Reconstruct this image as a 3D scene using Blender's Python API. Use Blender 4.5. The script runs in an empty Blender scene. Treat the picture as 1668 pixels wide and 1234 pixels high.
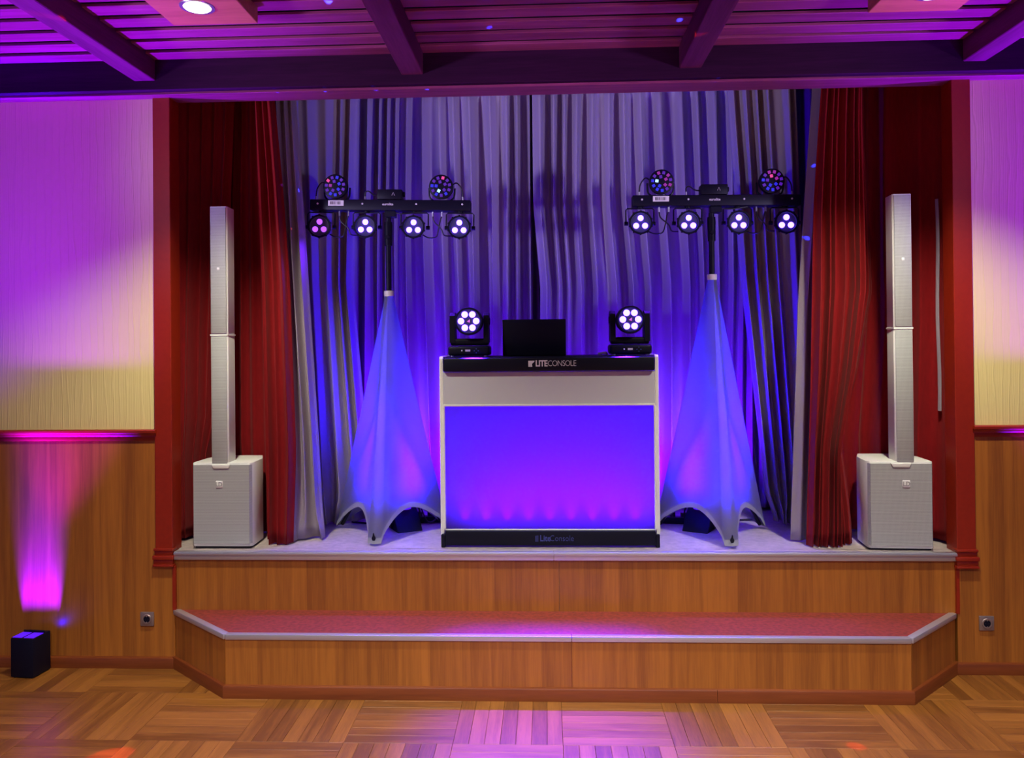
import bpy, bmesh, math, random
from mathutils import Vector, Matrix, Euler
PI = math.pi
S = bpy.context.scene
COL = S.collection
random.seed(7)

# ------------------------------------------------------------------ camera, world, lights, exposure
cam_d = bpy.data.cameras.new('camera'); cam = bpy.data.objects.new('camera', cam_d); COL.objects.link(cam)
RT = Vector((0.99904561, 0.0426145, -0.00958538)); UP = Vector((0.00984177, -0.0058108, 0.99993468)); FW = Vector((-0.04255602, 0.99907469, 0.00622466))
cam.matrix_world = Matrix(((RT.x, UP.x, -FW.x, 0), (RT.y, UP.y, -FW.y, 0), (RT.z, UP.z, -FW.z, 1.901), (0, 0, 0, 1)))
cam_d.sensor_width = 36; cam_d.lens = 1311.2 / 1668 * 36; cam_d.shift_y = (548.26 - 617) / 1668
cam_d.clip_start = 0.05; S.camera = cam
vs = S.view_settings; vs.view_transform = 'Standard'; vs.look = 'None'; vs.gamma = 1; vs.use_curve_mapping = False
vs.exposure = 0.0
w = bpy.data.worlds.new('hall_ambience'); S.world = w; w.use_nodes = True
w.node_tree.nodes['Background'].inputs[0].default_value = (0.07, 0.01, 1.0, 1)
w.node_tree.nodes['Background'].inputs[1].default_value = 0.13

def spot(name, loc, target, energy, color, angle, blend=0.5, radius=0.03, parent=None, spec=1.0):
    d = bpy.data.lights.new(name, 'SPOT'); d.energy = energy; d.color = color; d.spot_size = math.radians(angle)
    d.spot_blend = blend; d.shadow_soft_size = radius; d.specular_factor = spec
    o = bpy.data.objects.new(name, d); COL.objects.link(o); o.location = loc
    o.rotation_euler = (Vector(target) - Vector(loc)).to_track_quat('-Z', 'Y').to_euler()
    return o
def point(name, loc, energy, color, radius=0.05):
    d = bpy.data.lights.new(name, 'POINT'); d.energy = energy; d.color = color; d.shadow_soft_size = radius
    o = bpy.data.objects.new(name, d); COL.objects.link(o); o.location = loc
    return o
WARM = (1.0, 0.98, 0.72)
NEUT = (1.0, 1.0, 1.05)
UV = (0.10, 0.0, 1.0)
# the hall's recessed ceiling downlights: two in view, more rows behind the camera
for x, y, e in ((-1.60, 3.66, 520), (1.77, 3.72, 520)):
    spot('downlight', (x, y, 3.455), (x, y, 0), e, WARM, 116, 0.7, 0.05)
for x in (-1.6, 0.1, 1.77):
    spot('downlight', (x, 1.1, 3.46), (x, 1.1, 0), 330, NEUT, 126, 0.7, 0.06)
    spot('downlight', (x, -1.6, 3.46), (x, -1.6, 0), 300, NEUT, 136, 0.7, 0.06)
# two unseen spots added at the hall sides to brighten the drapes
for x, e in ((-5.0, 1350), (5.0, 1050)):
    spot('drape_fill_spot', (x, 0.6, 1.9), (-x * .05, 5.85, 3.60), e, (0.66, 0.58, 1.0), 27, 1.0, 0.30)
# colour washers standing along the side walls of the hall behind the camera, shining at the ceiling
for x, y, e in ((-3.6, 0.8, 150), (3.6, 0.8, 150), (0.2, -2.0, 120)):
    spot('hall_washer', (x, y, 0.3), (x * 0.6, y + 1.2, 3.5), e, (0.50, 0.0, 1.0), 95, 1.0, 0.08)

# two more washers further down the side walls, aimed up at the corners of the end wall
for k in (-1, 1):
    spot('hall_washer', (k * 4.4, 2.6, 0.3), (k * 3.45, 4.68, 3.15), 800, (0.12, 0.0, 1.0), 50, 1.0, 0.05)

# ------------------------------------------------------------------ materials
MATS = {}
def nt(name):
    m = bpy.data.materials.new(name); m.use_nodes = True
    return m, m.node_tree, m.node_tree.nodes['Principled BSDF']
def flat(name, col, rough=0.6, metal=0.0, spec=0.5, bump=0, bscale=60, var=0.0):
    m, t, b = nt(name)
    b.inputs['Base Color'].default_value = (*col, 1); b.inputs['Roughness'].default_value = rough
    b.inputs['Metallic'].default_value = metal; b.inputs['Specular IOR Level'].default_value = spec
    if bump or var:
        tc = t.nodes.new('ShaderNodeTexCoord'); n = t.nodes.new('ShaderNodeTexNoise')
        n.inputs['Scale'].default_value = bscale; n.inputs['Detail'].default_value = 5
        t.links.new(tc.outputs['Object'], n.inputs['Vector'])
        if bump:
            bp = t.nodes.new('ShaderNodeBump'); bp.inputs['Strength'].default_value = bump; bp.inputs['Distance'].default_value = 0.004
            t.links.new(n.outputs[0], bp.inputs['Height']); t.links.new(bp.outputs[0], b.inputs['Normal'])
        if var:
            r = t.nodes.new('ShaderNodeValToRGB'); r.color_ramp.elements[0].position = 0.3; r.color_ramp.elements[1].position = 0.7
            r.color_ramp.elements[0].color = (*[c * (1 - var) for c in col], 1); r.color_ramp.elements[1].color = (*[min(1, c * (1 + var)) for c in col], 1)
            t.links.new(n.outputs[0], r.inputs[0]); t.links.new(r.outputs[0], b.inputs['Base Color'])
    return m
def emit(name, col, strength):
    m, t, b = nt(name)
    b.inputs['Base Color'].default_value = (0.02, 0.02, 0.02, 1)
    b.inputs['Emission Color'].default_value = (*col, 1); b.inputs['Emission Strength'].default_value = strength
    return m
def wood(name, c1, c2, grain=(22, 22, 0.7), rough=0.42, spec=0.5, coat=0.0, rnd=0.0, strip=0.0, fine=0.35, bump=0.08):
    """grain runs along the axis with the small scale; strip = width of the printed staves; rnd = tone change per piece"""
    m, t, b = nt(name); L = t.links
    tc = t.nodes.new('ShaderNodeTexCoord'); oi = t.nodes.new('ShaderNodeObjectInfo')
    off = t.nodes.new('ShaderNodeVectorMath'); off.operation = 'ADD'
    sc = t.nodes.new('ShaderNodeVectorMath'); sc.operation = 'SCALE'; sc.inputs[0].default_value = (7.3, 3.1, 5.7)
    L.new(oi.outputs['Random'], sc.inputs['Scale'])
    L.new(tc.outputs['Object'], off.inputs[0]); L.new(sc.outputs[0], off.inputs[1])
    mp = t.nodes.new('ShaderNodeMapping'); mp.inputs['Scale'].default_value = grain
    L.new(off.outputs[0], mp.inputs['Vector'])
    n1 = t.nodes.new('ShaderNodeTexNoise'); n1.inputs['Scale'].default_value = 1.0; n1.inputs['Detail'].default_value = 4; n1.inputs['Distortion'].default_value = 0.6
    L.new(mp.outputs[0], n1.inputs['Vector'])
    mp2 = t.nodes.new('ShaderNodeMapping'); mp2.inputs['Scale'].default_value = [g * 7 for g in grain]
    L.new(off.outputs[0], mp2.inputs['Vector'])
    n2 = t.nodes.new('ShaderNodeTexNoise'); n2.inputs['Scale'].default_value = 1.0; n2.inputs['Detail'].default_value = 3
    L.new(mp2.outputs[0], n2.inputs['Vector'])
    mx = t.nodes.new('ShaderNodeMix'); mx.data_type = 'FLOAT'; mx.inputs[0].default_value = fine
    L.new(n1.outputs[0], mx.inputs[2]); L.new(n2.outputs[0], mx.inputs[3])
    val = mx.outputs[0]
    if strip:
        ax = [i for i in range(3) if grain[i] == max(grain)][0]
        sx = t.nodes.new('ShaderNodeSeparateXYZ'); L.new(off.outputs[0], sx.inputs[0])
        d = t.nodes.new('ShaderNodeMath'); d.operation = 'DIVIDE'; d.inputs[1].default_value = strip; L.new(sx.outputs[0], d.inputs[0])
        f = t.nodes.new('ShaderNodeMath'); f.operation = 'FLOOR'; L.new(d.outputs[0], f.inputs[0])
        wn = t.nodes.new('ShaderNodeTexWhiteNoise'); wn.noise_dimensions = '1D'; L.new(f.outputs[0], wn.inputs['W'])
        ma = t.nodes.new('ShaderNodeMath'); ma.operation = 'MULTIPLY_ADD'; ma.inputs[1].default_value = 0.22; L.new(wn.outputs[0], ma.inputs[0])
        sb = t.nodes.new('ShaderNodeMath'); sb.operation = 'SUBTRACT'; sb.inputs[1].default_value = 0.11; L.new(val, sb.inputs[0]); L.new(sb.outputs[0], ma.inputs[2])
        val = ma.outputs[0]
    if rnd:
        ma = t.nodes.new('ShaderNodeMath'); ma.operation = 'MULTIPLY_ADD'; ma.inputs[1].default_value = rnd; L.new(oi.outputs['Random'], ma.inputs[0])
        sb = t.nodes.new('ShaderNodeMath'); sb.operation = 'SUBTRACT'; sb.inputs[1].default_value = rnd / 2; L.new(val, sb.inputs[0]); L.new(sb.outputs[0], ma.inputs[2])
        val = ma.outputs[0]
    r = t.nodes.new('ShaderNodeValToRGB'); r.color_ramp.elements[0].position = 0.32; r.color_ramp.elements[1].position = 0.68
    r.color_ramp.elements[0].color = (*c1, 1); r.color_ramp.elements[1].color = (*c2, 1)
    L.new(val, r.inputs[0]); L.new(r.outputs[0], b.inputs['Base Color'])
    b.inputs['Specular IOR Level'].default_value = spec; b.inputs['Roughness'].default_value = rough; b.inputs['Coat Weight'].default_value = coat; b.inputs['Coat Roughness'].default_value = 0.25
    if bump:
        bp = t.nodes.new('ShaderNodeBump'); bp.inputs['Strength'].default_value = bump; bp.inputs['Distance'].default_value = 0.002
        L.new(n2.outputs[0], bp.inputs['Height']); L.new(bp.outputs[0], b.inputs['Normal'])
    return m
def cloth(name, col, rough=0.8, sheen=0.3, spec=0.3, var=0.12, nscale=(30, 30, 4), bump=0.15, metal=0.0, translucent=0.0, tcol=0.9):
    m, t, b = nt(name); L = t.links
    tc = t.nodes.new('ShaderNodeTexCoord'); mp = t.nodes.new('ShaderNodeMapping'); mp.inputs['Scale'].default_value = nscale
    L.new(tc.outputs['Object'], mp.inputs[0])
    n = t.nodes.new('ShaderNodeTexNoise'); n.inputs['Scale'].default_value = 1; n.inputs['Detail'].default_value = 6
    L.new(mp.outputs[0], n.inputs['Vector'])
    r = t.nodes.new('ShaderNodeValToRGB'); r.color_ramp.elements[0].position = 0.3; r.color_ramp.elements[1].position = 0.7
    r.color_ramp.elements[0].color = (*[c * (1 - var) for c in col], 1); r.color_ramp.elements[1].color = (*[c * (1 + var) for c in col], 1)
    L.new(n.outputs[0], r.inputs[0]); L.new(r.outputs[0], b.inputs['Base Color'])
    b.inputs['Roughness'].default_value = rough; b.inputs['Sheen Weight'].default_value = sheen; b.inputs['Specular IOR Level'].default_value = spec
    b.inputs['Metallic'].default_value = metal
    if bump:
        bp = t.nodes.new('ShaderNodeBump'); bp.inputs['Strength'].default_value = bump; bp.inputs['Distance'].default_value = 0.01
        L.new(n.outputs[0], bp.inputs['Height']); L.new(bp.outputs[0], b.inputs['Normal'])
    if translucent:
        tr = t.nodes.new('ShaderNodeBsdfTranslucent'); tr.inputs[0].default_value = (tcol, tcol, tcol, 1)
        ms = t.nodes.new('ShaderNodeMixShader'); ms.inputs[0].default_value = translucent
        L.new(b.outputs[0], ms.inputs[1]); L.new(tr.outputs[0], ms.inputs[2]); L.new(ms.outputs[0], t.nodes['Material Output'].inputs[0])
    return m
def grille_mat(name, c_wire, c_hole, pitch=0.0075):
    m, t, b = nt(name); L = t.links
    tc = t.nodes.new('ShaderNodeTexCoord'); sx = t.nodes.new('ShaderNodeSeparateXYZ'); L.new(tc.outputs['Object'], sx.inputs[0])
    k = 2 * PI / pitch
    def osc(sock, kk):
        a = t.nodes.new('ShaderNodeMath'); a.operation = 'MULTIPLY'; a.inputs[1].default_value = kk; L.new(sock, a.inputs[0])
        s = t.nodes.new('ShaderNodeMath'); s.operation = 'SINE'; L.new(a.outputs[0], s.inputs[0]); return s.outputs[0]
    p = t.nodes.new('ShaderNodeMath'); p.operation = 'MULTIPLY'; L.new(osc(sx.outputs[0], k), p.inputs[0]); L.new(osc(sx.outputs[2], k * 0.6), p.inputs[1])
    r = t.nodes.new('ShaderNodeValToRGB'); r.color_ramp.elements[0].position = 0.25; r.color_ramp.elements[1].position = 0.65
    r.color_ramp.elements[0].color = (*c_wire, 1); r.color_ramp.elements[1].color = (*c_hole, 1)
    mr = t.nodes.new('ShaderNodeMath'); mr.operation = 'ABSOLUTE'; L.new(p.outputs[0], mr.inputs[0]); L.new(mr.outputs[0], r.inputs[0])
    L.new(r.outputs[0], b.inputs['Base Color']); b.inputs['Roughness'].default_value = 0.55
    bp = t.nodes.new('ShaderNodeBump'); bp.invert = True; bp.inputs['Strength'].default_value = 0.4; bp.inputs['Distance'].default_value = 0.002
    L.new(mr.outputs[0], bp.inputs['Height']); L.new(bp.outputs[0], b.inputs['Normal'])
    return m
def wallpaper(name):
    m, t, b = nt(name); L = t.links
    tc = t.nodes.new('ShaderNodeTexCoord')
    def wv(sc, dist, dsc):
        mp = t.nodes.new('ShaderNodeMapping'); mp.inputs['Scale'].default_value = (1, 1, 0.12); L.new(tc.outputs['Object'], mp.inputs[0])
        n = t.nodes.new('ShaderNodeTexWave'); n.wave_type = 'BANDS'; n.bands_direction = 'X'; n.inputs['Scale'].default_value = sc
        n.inputs['Distortion'].default_value = dist; n.inputs['Detail'].default_value = 3; n.inputs['Detail Scale'].default_value = dsc
        L.new(mp.outputs[0], n.inputs[0]); return n
    a = wv(7, 5, 2.2); c = wv(26, 6, 1.5)
    r = t.nodes.new('ShaderNodeValToRGB'); r.color_ramp.elements[0].position = 0.86; r.color_ramp.elements[1].position = 1.0
    L.new(a.outputs[1], r.inputs[0])
    ad = t.nodes.new('ShaderNodeMath'); ad.operation = 'MULTIPLY_ADD'; ad.inputs[1].default_value = 0.3; L.new(c.outputs[1], ad.inputs[0]); L.new(r.outputs[0], ad.inputs[2])
    bp = t.nodes.new('ShaderNodeBump'); bp.inputs['Strength'].default_value = 0.35; bp.inputs['Distance'].default_value = 0.003
    L.new(ad.outputs[0], bp.inputs['Height']); L.new(bp.outputs[0], b.inputs['Normal'])
    b.inputs['Base Color'].default_value = (0.83, 0.69, 0.31, 1); b.inputs['Roughness'].default_value = 0.65
    return m
M = dict(
    laminate=wood('cherry_laminate', (0.25, 0.074, 0.012), (0.43, 0.142, 0.019), (26, 26, 0.9), 0.38, strip=0.085, bump=0.03),
    parquet=wood('oak_parquet', (0.14, 0.045, 0.007), (0.31, 0.115, 0.018), (2.0, 26, 26), 0.36, rnd=0.30, coat=0.15, bump=0.05),
    skirting=wood('varnished_skirting', (0.13, 0.026, 0.005), (0.22, 0.050, 0.009), (1.0, 20, 20), 0.35, bump=0.03),
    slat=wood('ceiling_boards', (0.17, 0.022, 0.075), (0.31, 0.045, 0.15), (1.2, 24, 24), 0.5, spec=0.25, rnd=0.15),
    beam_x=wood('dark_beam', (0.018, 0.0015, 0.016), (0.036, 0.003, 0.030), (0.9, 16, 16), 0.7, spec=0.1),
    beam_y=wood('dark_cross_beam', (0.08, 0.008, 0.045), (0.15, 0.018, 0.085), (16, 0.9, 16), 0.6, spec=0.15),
    lampbox=wood('lamp_box_wood', (0.34, 0.13, 0.03), (0.50, 0.22, 0.06), (2, 22, 22), 0.5),
    glow_face=flat('grey_glow_catcher', (0.05, 0.05, 0.07), 0.4, bump=0.01),  # grey that picks up LED spill, standing in for the blue lens glow
    ceil_dark=flat('ceiling_void', (0.012, 0.010, 0.014), 0.9),
    paper=wallpaper('cream_wallpaper'),
    redpaint=flat('red_brown_paint', (0.28, 0.017, 0.004), 0.38, bump=0.03, bscale=40, var=0.06),
    alu=flat('brushed_aluminium', (0.60, 0.57, 0.60), 0.38, 0.7, bump=0.02, bscale=200),
    deck=flat('stage_linoleum', (0.46, 0.38, 0.36), 0.42, bump=0.03, bscale=30, var=0.18),
    tread=flat('rust_linoleum', (0.25, 0.036, 0.026), 0.5, bump=0.05, bscale=45, var=0.35),
    velvet=cloth('red_velvet', (0.21, 0.004, 0.007), 0.8, 0.06, 0.12, 0.10, (70, 70, 14), 0.06),
    satin=cloth('silver_satin', (0.29, 0.235, 0.30), 0.40, 0.05, 0.5, 0.08, (5, 5, 1.2), 0.10),
    spandex=cloth('white_spandex', (0.52, 0.52, 0.55), 0.7, 0.0, 0.15, 0.02, (40, 40, 4), 0.05, translucent=0.82, tcol=0.38),
    hemcloth=cloth('white_hem', (0.62, 0.62, 0.64), 0.7, 0.1, 0.2, 0.02, (40, 40, 4), 0.05, translucent=0.5, tcol=0.42),
    scrim=cloth('grey_scrim', (0.16, 0.16, 0.18), 0.7, 0.0, 0.2, 0.01, (60, 60, 60), 0.03, translucent=0.92, tcol=0.40),
    white=flat('white_plastic', (0.80, 0.80, 0.78), 0.4, bump=0.02, bscale=150),
    warmwhite=flat('white_panel', (0.55, 0.57, 0.64), 0.45, bump=0.02, bscale=80),
    grille=grille_mat('white_grille', (0.53, 0.54, 0.55), (0.23, 0.235, 0.24)),
    black=flat('black_plastic', (0.004, 0.004, 0.014), 0.5, spec=0.2, bump=0.03, bscale=120),
    blackm=flat('black_metal', (0.005, 0.005, 0.017), 0.45, 0.0, spec=0.25, bump=0.02, bscale=120),
    rubber=flat('black_cable', (0.010, 0.010, 0.012), 0.5, bump=0.02, bscale=100),
    screen=flat('dark_laptop_shell', (0.004, 0.004, 0.016), 0.6, 0.0, spec=0.2, bump=0.01, bscale=100),
    print_=flat('pale_print', (0.70, 0.66, 0.75), 0.5, bump=0.01),
    dimprint=flat('dim_blue_print', (0.05, 0.06, 0.28), 0.5, bump=0.01),
    greyprint=flat('grey_print', (0.32, 0.32, 0.33), 0.5, bump=0.01),
    label=flat('paper_sticker', (0.85, 0.85, 0.85), 0.6, bump=0.01),
    steel=flat('steel', (0.6, 0.6, 0.62), 0.3, 0.9, bump=0.01),
    socketm=flat('bronze_socket', (0.30, 0.22, 0.20), 0.35, 0.5, bump=0.01),
    led=emit('led_white_violet', (0.10, 0.045, 1.0), 20.0),
    led_dim=emit('led_pink_violet', (0.24, 0.05, 0.7), 3.0),
    ledlogo=emit('pink_logo', (0.8, 0.15, 0.8), 1.0),
    lamp=emit('warm_lamp_disc', (1.0, 0.85, 0.55), 9.0),
    wash=emit('violet_washer_window', (0.10, 0.0, 1.0), 1.0),
    led_blue=emit('lens_blue', (0.02, 0.02, 0.75), 1.0), led_violet=emit('lens_violet', (0.10, 0.01, 0.48), 0.8),
    led_magenta=emit('lens_magenta', (0.36, 0.02, 0.42), 0.8), led_pink=emit('lens_pink', (0.85, 0.06, 0.36), 1.0), led_cyan=emit('lens_cyan', (0.35, 0.6, 1.0), 2.0),
)

# ------------------------------------------------------------------ builders
class MB:
    def __init__(self): self.bm = bmesh.new()
    def _xf(self, vs, mat):
        if mat is not None: bmesh.ops.transform(self.bm, matrix=mat, verts=vs)
    def box(self, x0, x1, y0, y1, z0, z1, bev=0.0, seg=2, mat=None):
        r = bmesh.ops.create_cube(self.bm, size=1)['verts']
        for v in r:
            v.co = Vector(((x0 + x1) / 2 + v.co.x * (x1 - x0), (y0 + y1) / 2 + v.co.y * (y1 - y0), (z0 + z1) / 2 + v.co.z * (z1 - z0)))
        self._xf(r, mat)
        if bev:
            es = list({e for v in r for e in v.link_edges})
            bmesh.ops.bevel(self.bm, geom=es, offset=bev, segments=seg, affect='EDGES', profile=0.5)
        return self
    def cyl(self, c, r, d, axis='Z', seg=24, r2=None, mat=None):
        """cylinder centred at c, length d along axis"""
        q = bmesh.ops.create_cone(self.bm, cap_ends=True, segments=seg, radius1=r, radius2=r if r2 is None else r2, depth=d)['verts']
        rot = {'Z': Matrix(), 'X': Matrix.Rotation(PI / 2, 4, 'Y'), 'Y': Matrix.Rotation(-PI / 2, 4, 'X')}[axis]
        bmesh.ops.transform(self.bm, matrix=Matrix.Translation(c) @ rot, verts=q)
        self._xf(q, mat); return self
    def lathe(self, prof, c=(0, 0, 0), axis='Z', seg=32, closed=True):
        """prof: list of (radius, height) revolved about axis"""
        rot = {'Z': Matrix(), 'X': Matrix.Rotation(PI / 2, 4, 'Y'), 'Y': Matrix.Rotation(-PI / 2, 4, 'X')}[axis]
        T = Matrix.Translation(c) @ rot; rings = []
        for r, h in prof:
            if r < 1e-6: rings.append([self.bm.verts.new(T @ Vector((0, 0, h)))])
            else: rings.append([self.bm.verts.new(T @ Vector((r * math.cos(2 * PI * i / seg), r * math.sin(2 * PI * i / seg), h))) for i in range(seg)])
        for a, b in zip(rings, rings[1:]):
            for i in range(seg):
                j = (i + 1) % seg
                if len(a) == 1 and len(b) == 1: continue
                if len(a) == 1: self.bm.faces.new((a[0], b[j], b[i]))
                elif len(b) == 1: self.bm.faces.new((a[i], a[j], b[0]))
                else: self.bm.faces.new((a[i], a[j], b[j], b[i]))
        return self
    def tube(self, pts, r, seg=8, smooth=True):
        pts = [Vector(p) for p in pts]
        if smooth and len(pts) > 2:
            out = []
            P = [pts[0] * 2 - pts[1]] + pts + [pts[-1] * 2 - pts[-2]]
            for i in range(1, len(P) - 2):
                for k in range(6):
                    s = k / 6
                    out.append(0.5 * ((2 * P[i]) + (P[i + 1] - P[i - 1]) * s + (2 * P[i - 1] - 5 * P[i] + 4 * P[i + 1] - P[i + 2]) * s * s + (3 * P[i] - P[i - 1] - 3 * P[i + 1] + P[i + 2]) * s ** 3))
            out.append(pts[-1]); pts = out
        rings = []; nrm = None
        for i, p in enumerate(pts):
            t = (pts[min(i + 1, len(pts) - 1)] - pts[max(i - 1, 0)]).normalized()
            if nrm is None: nrm = t.orthogonal().normalized()
            nrm = (nrm - t * nrm.dot(t)); nrm = nrm.normalized() if nrm.length > 1e-6 else t.orthogonal().normalized()
            bn = t.cross(nrm)
            rings.append([self.bm.verts.new(p + (nrm * math.cos(2 * PI * k / seg) + bn * math.sin(2 * PI * k / seg)) * r) for k in range(seg)])
        for a, b in zip(rings, rings[1:]):
            for k in range(seg): self.bm.faces.new((a[k], a[(k + 1) % seg], b[(k + 1) % seg], b[k]))
        self.bm.faces.new(list(reversed(rings[0]))); self.bm.faces.new(rings[-1])
        return self
    def prism(self, poly, z0, z1, bev=0.0, mat=None, axis='Z'):
        """poly: (x, y) outline extruded z0..z1; axis 'Y' reads the outline as (x, z) and extrudes along y"""
        f = (lambda p, h: Vector((p[0], p[1], h))) if axis == 'Z' else ((lambda p, h: Vector((p[0], h, p[1]))) if axis == 'Y' else (lambda p, h: Vector((h, p[0], p[1]))))
        a = [self.bm.verts.new(f(p, z0)) for p in poly]; b = [self.bm.verts.new(f(p, z1)) for p in poly]
        fs = [self.bm.faces.new(a[::-1]), self.bm.faces.new(b)]
        n = len(poly)
        for i in range(n): fs.append(self.bm.faces.new((a[i], a[(i + 1) % n], b[(i + 1) % n], b[i])))
        bmesh.ops.recalc_face_normals(self.bm, faces=fs)
        if bev:
            es = list({e for q in fs[:2] for e in q.edges})
            bmesh.ops.bevel(self.bm, geom=es, offset=bev, segments=2, affect='EDGES', profile=0.5)
        self._xf(a + b, mat) if not bev else None
        return self
    def grid(self, fn, nu, nv):
        vs = [[self.bm.verts.new(fn(i / (nu - 1), j / (nv - 1))) for j in range(nv)] for i in range(nu)]
        for i in range(nu - 1):
            for j in range(nv - 1):
                self.bm.faces.new((vs[i][j], vs[i + 1][j], vs[i + 1][j + 1], vs[i][j + 1]))
        return self
    def mesh(self, name, mat, smooth=30):
        bmesh.ops.recalc_face_normals(self.bm, faces=self.bm.faces[:])
        me = bpy.data.meshes.new(name); self.bm.to_mesh(me); self.bm.free()
        me.materials.append(mat)
        if smooth:
            me.polygons.foreach_set('use_smooth', [True] * len(me.polygons))
            if smooth < 180: me.set_sharp_from_angle(angle=math.radians(smooth))
        return me
    def build(self, name, mat, parent=None, loc=None, rot=None, smooth=30):
        return put(name, self.mesh(name, mat, smooth), parent, loc, rot)
def put(name, me, parent=None, loc=None, rot=None):
    o = bpy.data.objects.new(name, me); COL.objects.link(o)
    if parent is not None: o.parent = parent
    if loc is not None: o.location = loc
    if rot is not None: o.rotation_euler = rot
    return o
def tag(o, label=None, cat=None, group=None, kind=None):
    if label: o['label'] = label
    if cat: o['category'] = cat
    if group: o['group'] = group
    if kind: o['kind'] = kind
    return o
def thing(name, label, cat, loc=(0, 0, 0), rot=(0, 0, 0), group=None):
    o = bpy.data.objects.new(name, None); COL.objects.link(o); o.empty_display_size = 0.05
    o.location = loc; o.rotation_euler = rot
    return tag(o, label, cat, group)
def structure(o): o['kind'] = 'structure'; return o
def copy_tree(o, parent=None):
    c = o.copy(); COL.objects.link(c); c.parent = parent
    for ch in list(o.children): copy_tree(ch, c)
    return c
def text(name, body, size, mat, parent, loc, extrude=0.0012, bold=0.0, align='LEFT', spacing=1.0, sx=1.0):
    cu = bpy.data.curves.new(name, 'FONT'); cu.body = body; cu.size = size; cu.extrude = extrude; cu.offset = bold
    cu.align_x = align; cu.align_y = 'CENTER'; cu.space_character = spacing; cu.resolution_u = 3
    tmp = bpy.data.objects.new('tmp_text', cu); COL.objects.link(tmp)
    dg = bpy.context.evaluated_depsgraph_get(); me = bpy.data.meshes.new_from_object(tmp.evaluated_get(dg))
    bpy.data.objects.remove(tmp); bpy.data.curves.remove(cu)
    me.transform(Matrix.Rotation(PI / 2, 4, 'X') @ Matrix.Diagonal((sx, 1, 1, 1)))
    me.materials.clear(); me.materials.append(mat); me.name = name
    return put(name, me, parent, loc)

ST, SZ = 0.682, 0.338         # stage and step heights
WY = 4.68                     # plane of the hall's end wall
XL0, XL1, XR1, XR0 = -2.315, -2.212, 2.308, 2.413   # casing edges of the stage opening

# ------------------------------------------------------------------ floor: parquet squares of seven staves
floor = structure(MB().box(-5, 5, -4, 6.2, -0.10, -0.0135).build('floor', M['ceil_dark']))
BS = 0.522; PW = BS / 7
pm = MB().box(-BS / 2 + 0.0007, BS / 2 - 0.0007, -PW / 2 + 0.0006, PW / 2 - 0.0006, -0.0130, 0.0, 0.0012, 1).mesh('plank', M['parquet'], 0)
X0 = -0.984 - 6 * BS; Y0 = 3.81
far = MB()
for iy in range(-12, 3):
    for ix in range(-3, 16):
        cx, cy = X0 + (ix + 0.5) * BS, Y0 + (iy + 0.5) * BS
        if abs(cx) > 4.7: continue
        vertical = (ix + iy) % 2 == 1
        near = iy >= -1 and -3.35 < cx < 3.35 and cy > 3.4 and cy < 4.9
        if near and iy >= 1 and -1.5 < cx < 1.6: continue
        for k in range(7):
            o = (k - 3) * PW
            if near:
                loc = (cx + o, cy, random.uniform(-0.0005, 0.0004)) if vertical else (cx, cy + o, random.uniform(-0.0005, 0.0004))
                if loc[1] > 4.72 or (vertical is False and loc[1] < 3.5): continue
                put('plank', pm, floor, loc, (0, 0, PI / 2 if vertical else 0))
            elif vertical: far.box(cx + o - PW / 2 + .0006, cx + o + PW / 2 - .0006, cy - BS / 2, cy + BS / 2, -0.013, 0)
            else: far.box(cx - BS / 2, cx + BS / 2, cy + o - PW / 2 + .0006, cy + o + PW / 2 - .0006, -0.013, 0)
fo = far.build('parquet_field', M['parquet'], floor, smooth=0); fo['kind'] = 'stuff'

# ------------------------------------------------------------------ end wall of the hall, left and right of the stage
def end_wall(side, xa, xb):
    wl = structure(MB().box(xa, xb, WY, WY + 0.14, 0, 3.7).build('wall_' + side, M['paper'], smooth=0))
    MB().box(xa, xb, WY - 0.012, WY - 0.0005, 0.02, 1.372).build('wainscot_panel', M['laminate'], wl, smooth=0)
    return wl
wl_ = end_wall('left', -5.0, XL0 + 0.01)
wr_ = end_wall('right', XR0 - 0.01, 5.0)
MB().box(XL0 + .01, -2.2055, WY - .012, WY + .06, .02, .66).build('wainscot_panel', M['laminate'], wl_, smooth=0)
MB().box(2.3105, XR0 - .01, WY - .012, WY + .06, .02, .66).build('wainscot_panel', M['laminate'], wr_, smooth=0)
def dado(n, xa, xb):
    prof = [(WY, 1.338), (WY - .016, 1.338), (WY - .020, 1.350), (WY - .020, 1.362), (WY - .026, 1.368), (WY - .030, 1.380), (WY - .044, 1.386), (WY - .046, 1.398), (WY - .040, 1.404), (WY, 1.404)]
    return structure(MB().prism(prof, xa, xb, axis='X').build('trim_%d' % n, M['redpaint'], smooth=40))
dado(1, -5.0, XL0 + 0.012); dado(2, XR0 - 0.012, 5.0)
def skirt(name, xa, xb):
    prof = [(WY - .010, 0), (WY - .030, 0), (WY - .030, .052), (WY - .026, .060), (WY - .012, .066), (WY - .010, .066)]
    return structure(MB().prism(prof, xa, xb, axis='X').build(name, M['skirting'], smooth=40))
skirt('baseboard_left', -5.0, -2.205); skirt('baseboard_right', 2.285, 5.0)
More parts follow.
